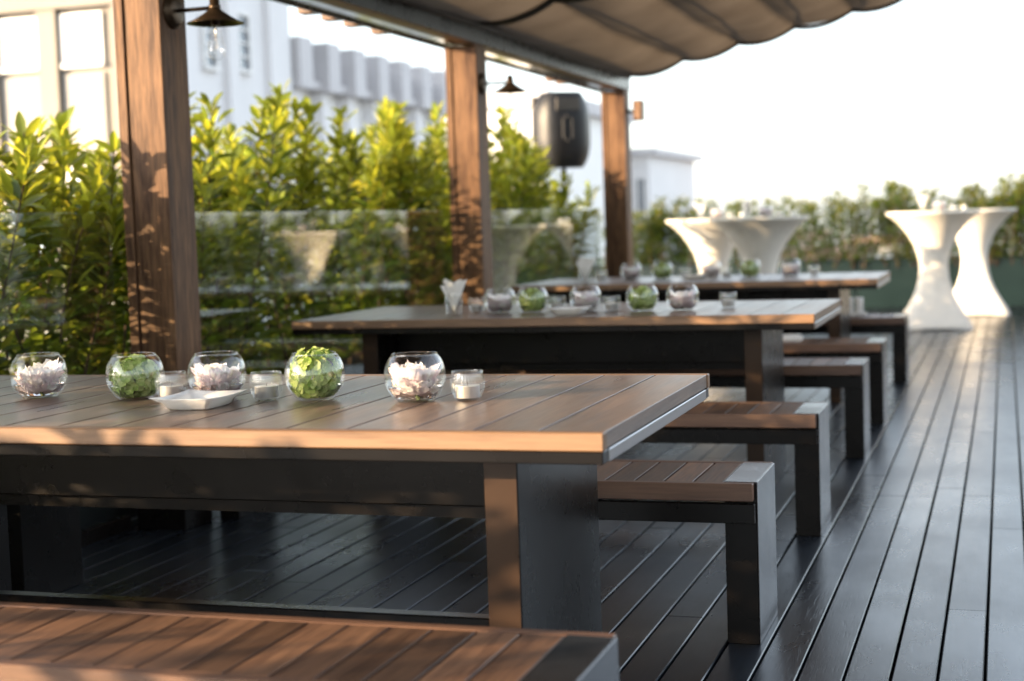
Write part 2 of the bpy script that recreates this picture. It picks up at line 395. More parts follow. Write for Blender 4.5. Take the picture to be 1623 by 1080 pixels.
# ------------------------------------------------------------------ table ware: masters
def sphere_prof(R_,zc,z0,z1,n):
    out=[]
    a0=math.acos((z0-zc)/R_); a1=math.acos((z1-zc)/R_)
    for i in range(n+1):
        a=a0+(a1-a0)*i/n; out.append((R_*sin(a),zc+R_*cos(a)))
    return out
BR=.0735; BZ=.0615
def make_bowl():
    t=thing('fish_bowl')
    g=MB(); outer=sphere_prof(BR,BZ,.003,.1115,22); inner=sphere_prof(BR-.0028,BZ+.001,.006,.1112,22)
    prof=[(0.0001,.0),(outer[0][0]*.8,.0),(outer[0][0]*.96,.0008)]+outer+[(outer[-1][0]+.0008,.1128),(outer[-1][0]-.0005,.1138),(inner[-1][0]-.0002,.1128)]+inner[::-1]+[(.0001,.006)]
    g.lathe(prof,56); g.build('glass',M['glass'],t)
    wv=MB(); wp=[(.0001,.0068)]+sphere_prof(BR-.0034,BZ+.001,.0072,.036,10)+[(.0001,.036)]
    wv.lathe(wp,48); wv.build('water',M['water'],t)
    return t
def make_peony(seed):
    r=random.Random(seed); t=thing('peony'); a=MB()
    def petal(az,phi,Ln,W,mi,z0):
        ph=r.uniform(0,9); ru=r.uniform(.002,.0048); ca,sa=cos(az),sin(az)
        curl=r.uniform(.35,1.1)
        def fn(u,v):
            uu=2*u-1; wd=W*(sin(pi*min(v*.62+.06,1)))**.8*(1-.12*v)
            ang=phi-curl*v*v*.8+.15*sin(ph+v*3)
            rr=Ln*v*sin(phi-.25*curl*v); zz=Ln*v*cos(ang)
            lat=uu*wd; cup=(uu*uu)*wd*.45
            rr-=cup*.8*sin(phi)+.0; zz+=cup*.55
            q=ru*v*v*sin(ph*3+uu*7)+ru*.8*v*cos(ph+uu*11+v*5)
            rr+=q; zz+=q*.8
            if v>.8: zz+=ru*1.1*sin(uu*10+ph*5); rr+=ru*.8*cos(uu*13+ph)
            return (ca*rr-sa*lat, sa*rr+ca*lat, z0+zz)
        a.grid(fn,8,6,mi)
    for k in range(11): petal(2*pi*k/11+r.uniform(-.3,.3),1.62+r.uniform(-.15,.1),.060*r.uniform(.9,1.06),.026,1,.036)
    for k in range(10): petal(2*pi*k/10+r.uniform(-.3,.3),1.40+r.uniform(-.12,.12),.060*r.uniform(.9,1.06),.026,0,.033)
    for k in range(9): petal(2*pi*k/9+r.uniform(-.3,.3),2.0+r.uniform(-.1,.15),.048,.026,1,.034)
    n=150
    for i in range(n):
        ct=1-(i+.5)/n*1.06; th=math.acos(ct); az=i*2.39996+r.uniform(-.2,.2); ra=.0445*r.uniform(.85,1.07)
        out=Vector((cos(az),sin(az),0)); lat=Vector((-sin(az),cos(az),0)); up=Vector((0,0,1))
        p=out*(ra*sin(th))+up*(.036+ra*cos(th)*.92)
        tip=(out*(.12+.50*sin(th))+up*(.95-.50*sin(th))+lat*r.uniform(-.35,.35)+out*r.uniform(-.2,.2)).normalized()
        nn=lat.cross(tip).normalized(); l2=tip.cross(nn).normalized()
        H_=.019*r.uniform(.75,1.2); W_=.0145*r.uniform(.7,1.25); ph=r.uniform(0,9); cu=r.uniform(.1,.7); fr=r.uniform(.0008,.0022)
        def fn(u,v):
            uu=2*u-1; w_=W_*(.45+.75*sin(pi*(.12+.5*v)))*(1 if v<.8 else 1-.25*((v-.8)/.2)**2)
            q=p+tip*(H_*(v-.55)*(1-.10*uu*uu+.05*sin(uu*9+ph)*v))+l2*(uu*w_)
            q=q-nn*(-cu*H_*.30*uu*uu + cu*.0035*v*v - fr*v*sin(uu*7+ph) - fr*.6*v*v*cos(uu*13+ph*2))
            return q
        a.grid(fn,7,4,0 if (th<1.15 or r.random()<.6) else 1)
    a.build('blossom',[M['peony_w'],M['peony_p']],t)
    s=MB(); s.tube([(0,0,.036),(.004,-.002,.022),(.014,-.006,.0095)],.0035,8); s.build('stem',M['stem'],t)
    return t
def make_hydrangea(seed, zc=.062, rad=.060, top=1.0):
    r=random.Random(seed); t=thing('hydrangea'); a=MB(); n=120
    for i in range(n):
        z=1-2*(i+.5)/n; ph=i*2.399963+r.uniform(-.15,.15); rr=sqrt(max(0,1-z*z))
        d=Vector((rr*cos(ph),rr*sin(ph),z)); R0=rad*r.uniform(.80,1.0)
        p=Vector((d.x*R0,d.y*R0,zc+d.z*R0*(top if d.z>0 else .80)))
        if p.z<.014: p.z=.014+r.uniform(0,.004)
        lim=.0665*sqrt(max(.05,1-((p.z-BZ)/.0665)**2))*.93
        h=sqrt(p.x**2+p.y**2)
        if h>lim and p.z<.112: p.x*=lim/h; p.y*=lim/h
        nrm=(d+Vector((r.uniform(-.35,.35),r.uniform(-.35,.35),r.uniform(-.1,.3)))).normalized()
        q=nrm.to_track_quat('Z','Y').to_matrix(); sp=r.uniform(0,pi); sz=r.uniform(.0085,.0125)
        for k in range(4):
            az=sp+k*pi/2; c_,s_=cos(az),sin(az); lift=r.uniform(.1,.5)
            def fn(u,v,c_=c_,s_=s_,sz=sz,lift=lift,q=q,p=p):
                uu=2*u-1; wd=sz*.82*sin(pi*(.07+.84*v))**.6
                x=sz*1.15*v; y=uu*wd; z=sz*(lift*v*v)+.12*sz*uu*uu-.0*v
                return p+q@Vector((c_*x-s_*y,s_*x+c_*y,z))
            a.grid(fn,4,4,0)
    a.build('floret_cluster',M['hyd'],t)
    s=MB(); s.tube([(0,0,zc),(.003,.004,.03),(.010,.012,.010)],.003,8); s.build('stem',M['stem'],t)
    return t
def make_holder():
    t=thing('candle_holder'); g=MB()
    pr=[(.0001,0),(.024,0),(.027,.002),(.033,.010),(.0385,.024),(.0405,.038),(.0400,.052),(.0375,.066),(.0368,.070),(.0355,.0705),(.0345,.069),(.0360,.060),(.0375,.048),(.0378,.036),(.0355,.022),(.030,.011),(.024,.007),(.0001,.007)]
    nn=96
    rf=lambda a,z: 1+(.018*cos(a*32) if .012<z<.062 else 0)
    g.lathe(pr,nn*2,rfun=rf); g.build('ribbed_cup',M['rib_glass'],t); return t
def make_tealight():
    t=thing('tealight'); c=MB()
    c.lathe([(.0001,0),(.0275,0),(.0285,.001),(.0285,.0275),(.0292,.0282),(.0280,.0282),(.0280,.0255)],40); c.build('metal_cup',M['alu'],t)
    w_=MB(); w_.lathe([(.0278,.010),(.0278,.0262),(.0255,.0275),(.012,.0268),(.0001,.0270)],40); w_.build('wax',M['wax'],t)
    k=MB(); k.tube([(0,0,.0265),(.0005,0,.032),(.002,.001,.036)],.0009,6); k.build('wick',M['wick'],t); return t
def make_tumbler():
    t=thing('tumbler'); g=MB()
    g.lathe([(.0001,0),(.034,0),(.036,.002),(.0415,.098),(.0410,.1),(.0398,.098),(.0345,.012),(.0001,.011)],48); g.build('glass',M['glass'],t); return t
def make_napkins(seed):
    r=random.Random(seed); t=thing('napkin_bunch'); a=MB()
    for k in range(4):
        Ln=r.uniform(.165,.185)-.012*k; sp=r.uniform(.33,.39); ph=r.uniform(0,6); yo=(k-1.5)*.006
        lean=(.10,-.10,.03,-.03)[k]+r.uniform(-.02,.02)
        for sgn in (0,1):
            th=.0009*sgn
            def fn(u,v,sp=sp,Ln=Ln,lean=lean,yo=yo,th=th,ph=ph,k=k):
                an=(u-.5)*2*sp+lean; lv=v*Ln*(1-.24*(1-abs(u-(.5,.35,.6,.5)[k])*1.6) if k<3 else 1-.5*abs(u-.5))
                lv=max(lv,.002)
                x=lv*sin(an); z=.014+lv*cos(an); y=yo*(1+1.8*v)+th+.006*v*sin(ph+u*4)
                lim=.0335+ .0055*min(z,.1)/.1
                if z<.105: x=max(-lim,min(lim,x)); y=max(-.02,min(.02,y))
                return (x,y,z)
            a.grid(fn,12,8,0,True)
    a.build('folded_sheets',M['napkin'],t); return t
def make_dish():
    t=MB(); n=10
    # rounded square flared dish: outline rings
    def ring(w_,h_,z,bow):
        pts=[]
        for s_ in range(4):
            for i in range(n):
                u=i/n*2-1
                x,y=(u,-1) if s_==0 else (1,u) if s_==1 else (-u,1) if s_==2 else (-1,-u)
                k=1-bow*(1-(u*u))
                pts.append((x*w_*k if abs(x)==1 else x*w_, y*h_*k if abs(y)==1 else y*h_, z+(.0035*(u*u) if bow>0 else 0)))
        return pts
    rings=[ring(.001,.001,.0,0),ring(.046,.052,0,0),ring(.054,.060,.002,.01),ring(.060,.067,.013,.02),ring(.080,.092,.0275,.05),ring(.0805,.0925,.0288,.05),ring(.0795,.0915,.0293,.05),ring(.057,.065,.014,.02),ring(.051,.057,.006,.01),ring(.044,.050,.0045,0),ring(.001,.001,.0045,0)]
    vs=[p for q in rings for p in q]; m_=4*n
    fs=[(i*m_+k,i*m_+(k+1)%m_,(i+1)*m_+(k+1)%m_,(i+1)*m_+k) for i in range(len(rings)-1) for k in range(m_)]
    t.add(vs,fs,0,True)
    return t.build('serving_dish',M['white_ceramic'])

bowl0=make_bowl(); holder0=make_holder(); tea0=make_tealight(); tumb0=make_tumbler(); dish0=make_dish()
peo=[make_peony(s) for s in (11,22,35)]; hyd=[make_hydrangea(5,.064,.062,1.0),make_hydrangea(8,.056,.058,.85)]; nap=[make_napkins(4),make_napkins(9)]
used=set()
def place(o, loc, rz, label, cat, group):
    if o.name not in used:
        used.add(o.name); o.location=loc; o.rotation_euler=(0,0,rz); q=o
    else: q=dup(o,loc,rz)
    return tag(q,label,cat,group)
GB='round glass bowls on the tables'; GF='peonies in the bowls'; GH='hydrangeas in the bowls'; GC='ribbed candle holders'; GT='tealight candles'
def bowl_p(x,y,z,rz,wh,wf,k):
    place(bowl0,(x,y,z),rz,'round glass bowl with pale peony, '+wh,'bowl',GB)
    place(peo[k],(x,y,z),rz+k,'white and pink peony floating in the bowl '+wf,'flower',GF)
def bowl_h(x,y,z,rz,wh,wf,k):
    place(bowl0,(x,y,z),rz,'round glass bowl with green hydrangea, '+wh,'bowl',GB)
    place(hyd[k],(x,y,z),rz+k,'green hydrangea head filling the bowl '+wf,'flower',GH)
def candle(x,y,z,wh):
    place(holder0,(x,y,z),rng.uniform(0,6),'small ribbed glass candle holder '+wh,'candle holder',GC)
    place(tea0,(x,y,z+.0075),rng.uniform(0,6),'white tealight inside the ribbed glass '+wh,'candle',GT)
# near table
bowl_p(-2.40,3.387,TH,.3,'leftmost on the near table','at the left end of the near table',0)
bowl_h(-2.10,3.366,TH,1.3,'left of the white dish on the near table','left of the white dish on the near table',1)
bowl_p(-1.878,3.385,TH,2.1,'right behind the white dish on the near table','right behind the white dish',1)
bowl_h(-1.60,3.365,TH,.6,'overflowing, in the middle of the near table','heaped above the rim, middle of the near table',0)
bowl_p(-1.327,3.335,TH,4.2,'rightmost on the near table','beside the last candle of the near table',2)
candle(-1.985,3.345,TH,'left of the white dish')
candle(-1.722,3.345,TH,'right of the white dish')
candle(-1.203,3.353,TH,'at the right end of the near table row')
d_=place(dish0,(-1.826,3.200,TH),0.0,'white square dish with flared rim on the near table','dish','white serving dishes')
def small_pot(x,y,z,label):
    g=MB(); g.lathe([(.0001,0),(.020,0),(.023,.002),(.025,.045),(.024,.047),(.0225,.045),(.021,.006),(.0001,.006)],32)
    o=g.build('ramekin',M['white_ceramic'],None,(x,y,z)); tag(o,label,'pot'); return o
small_pot(-1.80,3.66,TH,'small white pot hidden behind the candle on the near table')
# middle and far table
def spread(dx,y,z,nm,sx=1.0):
    place(tumb0,(-2.412+dx,y-.10,z),.4,'clear tumbler holding napkins on the '+nm,'glass','tumblers with napkins')
    place(nap[0],(-2.412+dx,y-.10,z),.25,'bunch of white folded napkins in the tumbler on the '+nm,'napkins','bunches of napkins')
    candle(-2.345+dx,y+.03,z,'beside the napkin tumbler of the '+nm)
    bowl_p(-2.222+dx,y,z,1.,'nearest the napkins of the '+nm,'nearest the napkins of the '+nm,1)
    bowl_h(-2.072+dx,y+.02,z,2.,'left of the dish on the '+nm,'left of the dish on the '+nm,1)
    candle(-1.965+dx,y+.06,z,'behind the dish of the '+nm)
    bowl_p(-1.835+dx,y+.08,z,3.,'behind the dish of the '+nm,'behind the dish of the '+nm,2)
    candle(-1.69+dx,y-.01,z,'right of the dish on the '+nm)
    bowl_h(-1.55+dx,y,z,.5,'third bowl from the right end of the '+nm,'in the third bowl from the right end of the '+nm,1) if False else bowl_h(-1.55+dx,y,z,.5,'right of the dish on the '+nm,'right of the dish on the '+nm,1)
    bowl_p(-1.367+dx,y,z,5.,'rightmost on the '+nm,'at the right end of the '+nm,0)
    candle(-1.184+dx,y+.12,z,'standing last at the right of the '+nm)
    place(dish0,(-1.835+dx,y-.18,z),0,'white square dish among bowls on the '+nm,'dish','white serving dishes')
spread(0,6.68,TH,'middle table')
# far table, read from the photo
nm='farthest table'
place(tumb0,(-2.70,9.95,TH),1.0,'clear tumbler holding napkins on the '+nm,'glass','tumblers with napkins')
place(nap[1],(-2.70,9.95,TH),.5,'bunch of white folded napkins in the tumbler on the '+nm,'napkins','bunches of napkins')
candle(-2.62,10.08,TH,'beside the napkin tumbler of the '+nm)
bowl_p(-2.42,10.12,TH,1.4,'nearest the napkins of the '+nm,'nearest the napkins of the '+nm,2)
bowl_h(-2.215,10.17,TH,2.6,'left of the dish on the '+nm,'left of the dish on the '+nm,1)
candle(-2.075,10.25,TH,'behind the dish of the '+nm)
bowl_p(-1.88,10.15,TH,3.3,'behind the dish of the '+nm,'behind the dish of the '+nm,0)
place(dish0,(-1.95,9.93,TH),0,'white square dish among bowls on the '+nm,'dish','white serving dishes')
candle(-1.77,10.12,TH,'right of the dish on the '+nm)
bowl_h(-1.62,10.17,TH,.2,'right of the dish on the '+nm,'right of the dish on the '+nm,1)
bowl_p(-1.355,10.17,TH,4.,'rightmost on the '+nm,'at the right end of the '+nm,1)
candle(-1.20,10.17,TH,'standing last at the right of the '+nm)
# things on benches
g=MB(); 
for k,(dx,z0) in enumerate(((0,0),(.006,.009),(-.004,.018))):
    g.box(-.075+dx,.075+dx,-.06,.06,z0,z0+.0085,0,.003)
tag(g.build('folded_cloth',M['napkin'],None,(-1.21,8.98,BH),.1),'white folded cloth lying on the bench before the farthest table','cloth')
g=MB(); g.box(-.085,.085,-.05,.05,0,.010,0,.003); g.box(-.085,.085,-.05,-.044,.0102,.018); g.box(-.085,.085,.044,.05,.0102,.018)
tag(g.build('small_tray',M['white_ceramic'],None,(-1.035,11.15,BH)),'small pale tray under two cups on the rearmost bench','tray')
for k,(dx,lb) in enumerate(((-.033,'left pale tall cup on the small tray, rearmost bench'),(.036,'right pale tall cup on the small tray, rearmost bench'))):
    g=MB(); g.lathe([(.0001,0),(.022,0),(.025,.003),(.029,.115),(.028,.117),(.0265,.113),(.022,.008),(.0001,.008)],28)
    tag(g.build('tall_cup',M['white_ceramic'],None,(-1.035+dx,11.15,BH+.0105)),lb,'cup','pale tall cups on the tray')

# ------------------------------------------------------------------ posts, beam, canopy, lamps
PX0,PX1=-3.40,-3.19; PY=[1.55,5.43,9.27,13.25]
def make_post():
    t=thing('wooden_post'); g=MB(); H_=2.34
    g.box(.0,.210,.012,.205,0,H_,0,.003); g.build('core',M['post_wood'],t)
    s=MB(); s.box(-.006,.218,-.012,.213,0,.26,0,.003); s.build('shade_foot',M['steel'],t)  # added black sleeve, stands in for shade at the post foot
    for x0,x1 in ((0.001,.043),(.158,.2115)):
        s=MB(); s.box(x0,x1,-.004,.0115,0,H_,0,.0025); s.build('corner_board',M['post_wood'],t)
    s=MB(); s.box(.050,.157,.004,.0116,0,H_,0,.001); s.build('face_board',M['post_wood'],t)
    return t
plab=[None,'nearest brown wooden post, rising behind the near table','middle brown wooden post, behind the middle table','farthest brown wooden post, beside the black loudspeaker']
p0=make_post(); p0.location=(PX0,PY[1],0); tag(p0,plab[1],'post','wooden posts carrying the canopy beam')
for k in (2,3): dup(p0,(PX0,PY[k],0),0,plab[k])

bm=thing('roof_beam',(0,0,0)); tag(bm,'long wood and black steel beam resting on the three posts','beam')
g=MB(); g.box(-3.285,-3.19,-6.2,13.47,2.345,2.50,0,.006); g.build('timber',M['beam_wood'],bm)
g=MB(); g.box(-3.43,-3.418,-6.2,13.47,2.335,2.52); g.box(-3.4178,-3.287,-6.2,13.47,2.40,2.41); g.box(-3.189,-3.180,-6.2,13.47,2.352,2.50); g.build('steel_channel',M['steel'],bm)
M['gutter']=plain('polished_gutter',(.45,.47,.45),.16,.9,.5,.05,3)
g=MB(); g.box(-3.417,-3.2865,-6.2,13.47,2.352,2.399); g.build('gutter',M['gutter'],bm)
for y in (7.55,7.85,8.15,8.55,12.2,12.5):
    g=MB(); g.box(-3.60,-3.4305,y,y+.09,2.36,2.45,0,.004); g.build('rafter_tail',M['beam_wood'],bm)

cn=thing('canopy'); tag(cn,'taupe fabric canopy hanging in scalloped folds over the tables','canopy')
CX0=-3.16; CW=.487; NB=6; CZ0=2.45; SL=.215
def cz(x):
    u=(x-CX0)/CW; k=u-math.floor(u)
    sag=.050*(1-(2*k-1)**2)
    return CZ0+.045+SL*(x-CX0)-sag
g=MB()
def strip(ya,yb,ph):
    n=NB*14
    def fn(u,v):
        x=CX0+u*NB*CW; y=ya+(yb-ya)*v
        w_=.006*sin(x*9+y*2.1+ph)+.004*sin(y*7+x*3)
        pull=-.035*(4*(v-.5)**2)**3
        return (x,y,cz(x)+w_-.04*(1-(2*v-1)**2)+pull*0)
    g.grid(fn,n,24,0,True)
strip(9.31,13.36,0); strip(5.42,9.295,1); strip(1.56,5.405,2); strip(-2.325,1.545,3)
g.build('fabric',M['cloth'],cn)
for y in (5.41,9.30,13.37,1.55,-2.33):
    h=MB()
    def fn(u,v,y=y):
        x=CX0+u*NB*CW; a=v*2*pi
        return (x,y+.055*cos(a)*(1 if y<13 else .25),cz(x)-.012+.020*sin(a))
    h.grid(fn,NB*14,8,0,True); h.build('batten_strap',M['webbing'],cn)
for j in range(1,NB):
    s=MB(); x=CX0+j*CW; s.tube([(x,-2.3,cz(x)-.004),(x,13.34,cz(x)-.004)],.007,6); s.build('seam_rod',M['cloth'],cn)
s=MB(); s.tube([(CX0-.012,-2.3,CZ0+.02),(CX0-.012,13.37,CZ0+.02)],.028,10); s.build('edge_tube',M['webbing'],cn)

def make_lamp():
    t=thing('wall_lamp')     # origin on the post face
    g=MB(); 
    pr=[(.0001,.024),(.045,.024),(.058,.018),(.063,.008),(.070,.006),(.072,0)]
    vs=[];n=36
    for (r_,z) in pr:
        for k in range(n): a=2*pi*k/n; vs.append((z,r_*cos(a),r_*sin(a)))
    g.add(vs,[(i*n+k,i*n+(k+1)%n,(i+1)*n+(k+1)%n,(i+1)*n+k) for i in range(len(pr)-1) for k in range(n)],0,True); g.build('back_plate',M['bronze'],t)
    g=MB(); g.tube([(.02,0,.0),(.17,0,.0)],.0085,10); g.build('arm',M['bronze'],t)
    g=MB(); g.lathe([(.0001,.045),(.012,.045),(.020,.036),(.020,.012),(.024,.010),(.024,-.002),(.0225,-.004),(.0001,-.004)],28,(.19,0,0)); g.build('socket_cap',M['bronze'],t)
    g=MB(); g.lathe([(.022,-.004),(.030,-.012),(.060,-.033),(.090,-.051),(.112,-.060),(.1145,-.0625),(.112,-.0625),(.088,-.0545),(.058,-.037),(.028,-.016),(.020,-.010)],44,(.19,0,0)); g.build('shade',M['bronze'],t)
    g=MB(); g.lathe([(.0165,-.010),(.017,-.070),(.0001,-.070)],20,(.19,0,0)); s_=g.build('bulb_holder',M['bronze'],t)
    g=MB(); g.lathe([(.0155,-.0702),(.018,-.085),(.024,-.115),(.031,-.145),(.034,-.165),(.0335,-.178),(.029,-.192),(.020,-.203),(.008,-.209),(.0001,-.2095)],28,(.19,0,0)); b_=g.build('bulb',M['glass'],t)
    g=MB(); g.tube([(.19,0,-.0705),(.19,0,-.12)],.004,8); g.tube([(.186,0,-.12),(.184,.002,-.165),(.19,0,-.125),(.196,-.002,-.165),(.194,0,-.12)],.0007,5)
    g.build('filament',M['alu'],b_)
    return t
la=make_lamp(); la.location=(PX1+.002,PY[1]+.10,2.10); tag(la,'dark bronze cone shade lamp with clear bulb on the nearest post','lamp','cone shade lamps on the posts')
dup(la,(PX1+.002,PY[2]+.10,2.10),0,'dark cone shade lamp on the middle post, seen against the sky')
t=thing('box_lamp',(PX1+.002,PY[3]+.10,2.12)); tag(t,'small square brown lamp box on the side of the farthest post','lamp')
g=MB(); g.box(0,.06,-.015,.015,.02,.05,0,.002); g.build('bracket',M['steel'],t)
g=MB(); g.box(.062,.150,-.055,.055,-.05,.13,0,.004); g.build('housing',M['bronze'],t)
g=MB(); g.box(.076,.136,-.060,-.0555,-.04,.12,0,.002); g.build('face_plate',M['beam_wood'],t)

# ------------------------------------------------------------------ glass railing
for k,(y0,y1,lb) in enumerate(((3.6,5.405,'clear glass railing panel left of the nearest post'),(5.66,7.60,'clear glass railing panel just right of the nearest post'),
      (7.62,9.25,'clear glass railing panel ending at the middle post'),(9.50,11.2,'clear glass railing panel just right of the middle post'),(11.22,13.22,'clear glass railing panel ending at the farthest post'))):
    t=thing('glass_panel',(-3.45,y0,0)); tag(t,lb,'railing','glass railing panels')
    g=MB(); g.box(-.006,.006,0,y1-y0,.06,1.30,0,.0015); g.build('pane',M['rail_glass'],t)
    g=MB(); g.box(-.025,.025,0,y1-y0,0,.058,0,.003); g.build('base_channel',M['steel'],t)

# ------------------------------------------------------------------ shrubs
def leaf(g,p,d,side,Ln,W,droop,mi=0):
    """folded lance leaf from p along d"""
    up=side.cross(d).normalized(); pts=[]
    for (v,w_) in ((0,.12),(.28,.85),(.58,1.),(.84,.55),(1,0)):
        c=p+d*(Ln*v)-Vector((0,0,1))*(droop*Ln*v*v)
        pts.append((c,w_*W*.5))
    vs=[];fs=[]
    for c,w_ in pts[:-1]:
        vs+= [c-side*w_+up*(w_*.35), c, c+side*w_+up*(w_*.35)]
    vs.append(pts[-1][0])
    for i in range(3):
        for s_ in (0,1): a=i*3+s_; fs.append((a,a+1,a+4,a+3))
    fs+=[(9,10,12),(10,11,12)]
    g.add(vs,fs,mi,True)
def shrub(name,x,y,z0,h,seed,rx,ry,nst,lf,lm,L0,W0,label,cat,group,step=.042,low=.08,per=4,wid=1.,top_mat=None):
    r=random.Random(seed); t=thing(name,(x,y,z0)); tag(t,label,cat,group); g=MB(); s=MB()
    for k in range(nst):
        bx,by=r.uniform(-.5,.5)*rx,r.uniform(-.6,.6)*ry; hh=h*r.uniform(.70,1.0) if k else h
        tx,ty=bx+r.uniform(-1,1)*rx*.55,by+r.uniform(-1,1)*ry*.55
        if k==0: tx,ty=0,0
        n=7; pts=[]
        wob=r.uniform(0,6)
        for i in range(n+1):
            v=i/n; pts.append(Vector((bx+(tx-bx)*v+.03*sin(wob+v*5),by+(ty-by)*v+.03*cos(wob*1.3+v*4),hh*v)))
        s.tube(pts,.008,6,0,.0025)
        tot=hh; zz=low*hh; az=r.uniform(0,6)
        while zz<hh:
            v=zz/hh; i=min(int(v*n),n-1); q=pts[i].lerp(pts[i+1],v*n-i)
            dense=1 if v<.55 else 1.25
            # short side twig in the lower part gives the bush width
            for j in range(per if v<.85 else per+1):
                az+=2.39996+r.uniform(-.5,.5); el=r.uniform(.15,.75) if v<.85 else r.uniform(.5,1.2)
                out=r.uniform(.0,.16)*wid*(1-v*.8) if r.random()<(.6 if wid<1.5 else .9) else 0
                d=Vector((cos(az)*cos(el),sin(az)*cos(el),sin(el))).normalized()
                p=q+Vector((cos(az),sin(az),.4))*out
                sd=d.cross(Vector((0,0,1))).normalized(); tw=r.uniform(-.7,.7); sd=(sd*cos(tw)+d.cross(sd)*sin(tw)).normalized()
                ll=L0*r.uniform(.65,1.12)*(1 if v<.9 else .85)
                leaf(g,p,d,sd,ll,W0*r.uniform(.8,1.15)*ll/L0,r.uniform(-.05,.30),1 if v>r.uniform(.58 if wid<1.5 else .68,.9 if wid<1.5 else 1.05) else 0)  # upper leaves take the sun-brightened colour
            zz+=step/dense*r.uniform(.7,1.3)
    g.build('foliage',[lf,top_mat or M['sunlit_leaf' if lf==M['leaf'] else 'sunlit_leaf_far']],t); s.build('stem',M['bark'],t); return t
GS='laurel shrubs behind the glass railing'
hz=[(-.75,1.22),(.0,1.18),(1.1,1.30),(1.9,1.42),(2.75,1.55),(3.5,1.55),(4.25,1.58),(4.95,1.66),(5.55,1.66),(6.15,1.58),(6.85,1.88),(7.5,1.70),(8.2,2.00),(8.9,1.78),(9.6,2.02),(10.3,1.74),(10.95,2.0),(11.65,1.80),(12.3,2.12),(12.9,1.72),(13.5,1.52)]  # first five are out of view, added and kept low to shape sunlight
words=['','','','','','leafy laurel shrub behind the glass, hidden left of the picture edge','laurel shrub behind the glass at the picture’s left edge','second laurel shrub from the left edge, behind the glass','laurel shrub touching the left side of the nearest post','laurel shrub half hidden behind the nearest post',
 'tall laurel shrub just right of the nearest post','laurel shrub second right of the nearest post','tallest laurel shrub between the nearest and middle posts','laurel shrub midway between the two nearer posts, paler and blurred','blurred laurel shrub third left from the middle post','blurred laurel shrub second left from the middle post','laurel shrub against the left side of the middle post','laurel shrub hidden mostly by the middle post','bright laurel shrub right of the middle post, below its lamp','low laurel shrub left of the loudspeaker','low laurel shrub under the loudspeaker']
for k,(y,h) in enumerate(hz):
    near=k>=5
    lb=words[k] or 'unseen laurel shrub of the same hedge, added to dapple the light'
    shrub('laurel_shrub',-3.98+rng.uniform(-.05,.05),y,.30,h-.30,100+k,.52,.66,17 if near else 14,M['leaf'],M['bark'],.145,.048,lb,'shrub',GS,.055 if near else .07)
for k,(y0,y1,lb) in enumerate(((-2,3.0,'dark planter trough beside the camera under the shrubs'),(3.02,8.0,'dark planter trough under the nearer laurel shrubs'),(8.02,13.9,'dark planter trough under the farther laurel shrubs'))):
    t=thing('planter_trough',(-3.98,y0,0)); tag(t,lb,'planter','planter troughs behind the railing')
    g=MB(); w_=.42; L_=y1-y0
    g.box(-w_,-w_+.02,0,L_,0,.42); g.box(w_-.02,w_,0,L_,0,.42); g.box(-w_+.0205,w_-.0205,0,.02,0,.419); g.box(-w_+.0205,w_-.0205,L_-.02,L_,0,.419); g.build('box',M['planter_dark'],t)
    g=MB(); g.box(-w_+.021,w_-.021,.021,L_-.021,.05,.33); g.build('soil',M['soil'],t)

# hedge along the opposite, right hand edge (mirrored in the railing)
ms=[shrub('laurel_shrub',4.3,1.0-k,.30,h,700+k,.52,.66,14,M['leaf'],M['bark'],.145,.048,l_,'shrub','laurel shrubs of the opposite hedge',.06,top_mat=M['leaf']) for k,(h,l_) in enumerate(((1.35,'dark laurel shrub of the opposite hedge, beside the camera'),(1.25,'dark low laurel shrub of the opposite hedge, behind the camera'),(1.45,'dark tall laurel shrub of the opposite hedge, behind the camera')))]  # dark leaf right up to the tops, shade put into the colour
rl=['nearest','second','third','fourth','fifth','sixth','seventh','eighth','ninth','tenth','eleventh','twelfth','thirteenth','fourteenth']
for k in range(14):
    o=dup(ms[k%3],(4.3+rng.uniform(-.1,.1),3.2+k*1.15,.30),rng.uniform(0,6),rl[k]+' laurel shrub of the opposite hedge, outside the right edge'); o['group']='laurel shrubs of the opposite hedge'
t=thing('planter_trough',(4.3,2.4,0)); tag(t,'long dark planter trough along the opposite edge, outside the picture','planter','planter troughs behind the railing')
g=MB(); L_=16.6; g.box(-.42,-.40,0,L_,0,.5); g.box(.40,.42,0,L_,0,.5); g.box(-.3995,.3995,0,.02,0,.499); g.box(-.3995,.3995,L_-.02,L_,0,.499); g.build('box',M['edge_wood'],t)
g=MB(); g.box(-.399,.399,.021,L_-.021,.05,.4); g.build('soil',M['soil'],t)

# far planter row
fx=[(-6.2,-4.0),(-3.98,-1.78),(-1.76,.44),(.46,2.66),(2.68,4.88),(4.9,7.1)]
flab=['dark green planter box behind the farthest post','dark green planter box behind the left cocktail tables','dark green planter box behind the right cocktail tables','dark green planter box at the right edge of the picture','dark green planter box outside the right edge','dark green planter box at the far right corner of the terrace']
for (x0,x1),lb in zip(fx,flab):
    t=thing('planter_box',((x0+x1)/2,19.6,0)); tag(t,lb,'planter','dark green planter boxes along the far edge')
    h=(x1-x0)/2; g=MB()
    g.box(-h,h,-.25,-.23,0,.61,0,.003); g.box(-h,h,.23,.25,0,.61,0,.003); g.box(-h,-h+.02,-.2295,.2295,0,.609); g.box(h-.02,h,-.2295,.2295,0,.609); g.build('box',M['planter_teal'],t)
    g=MB(); g.box(-h+.021,h-.021,-.229,.229,.1,.55); g.build('soil',M['soil'],t)
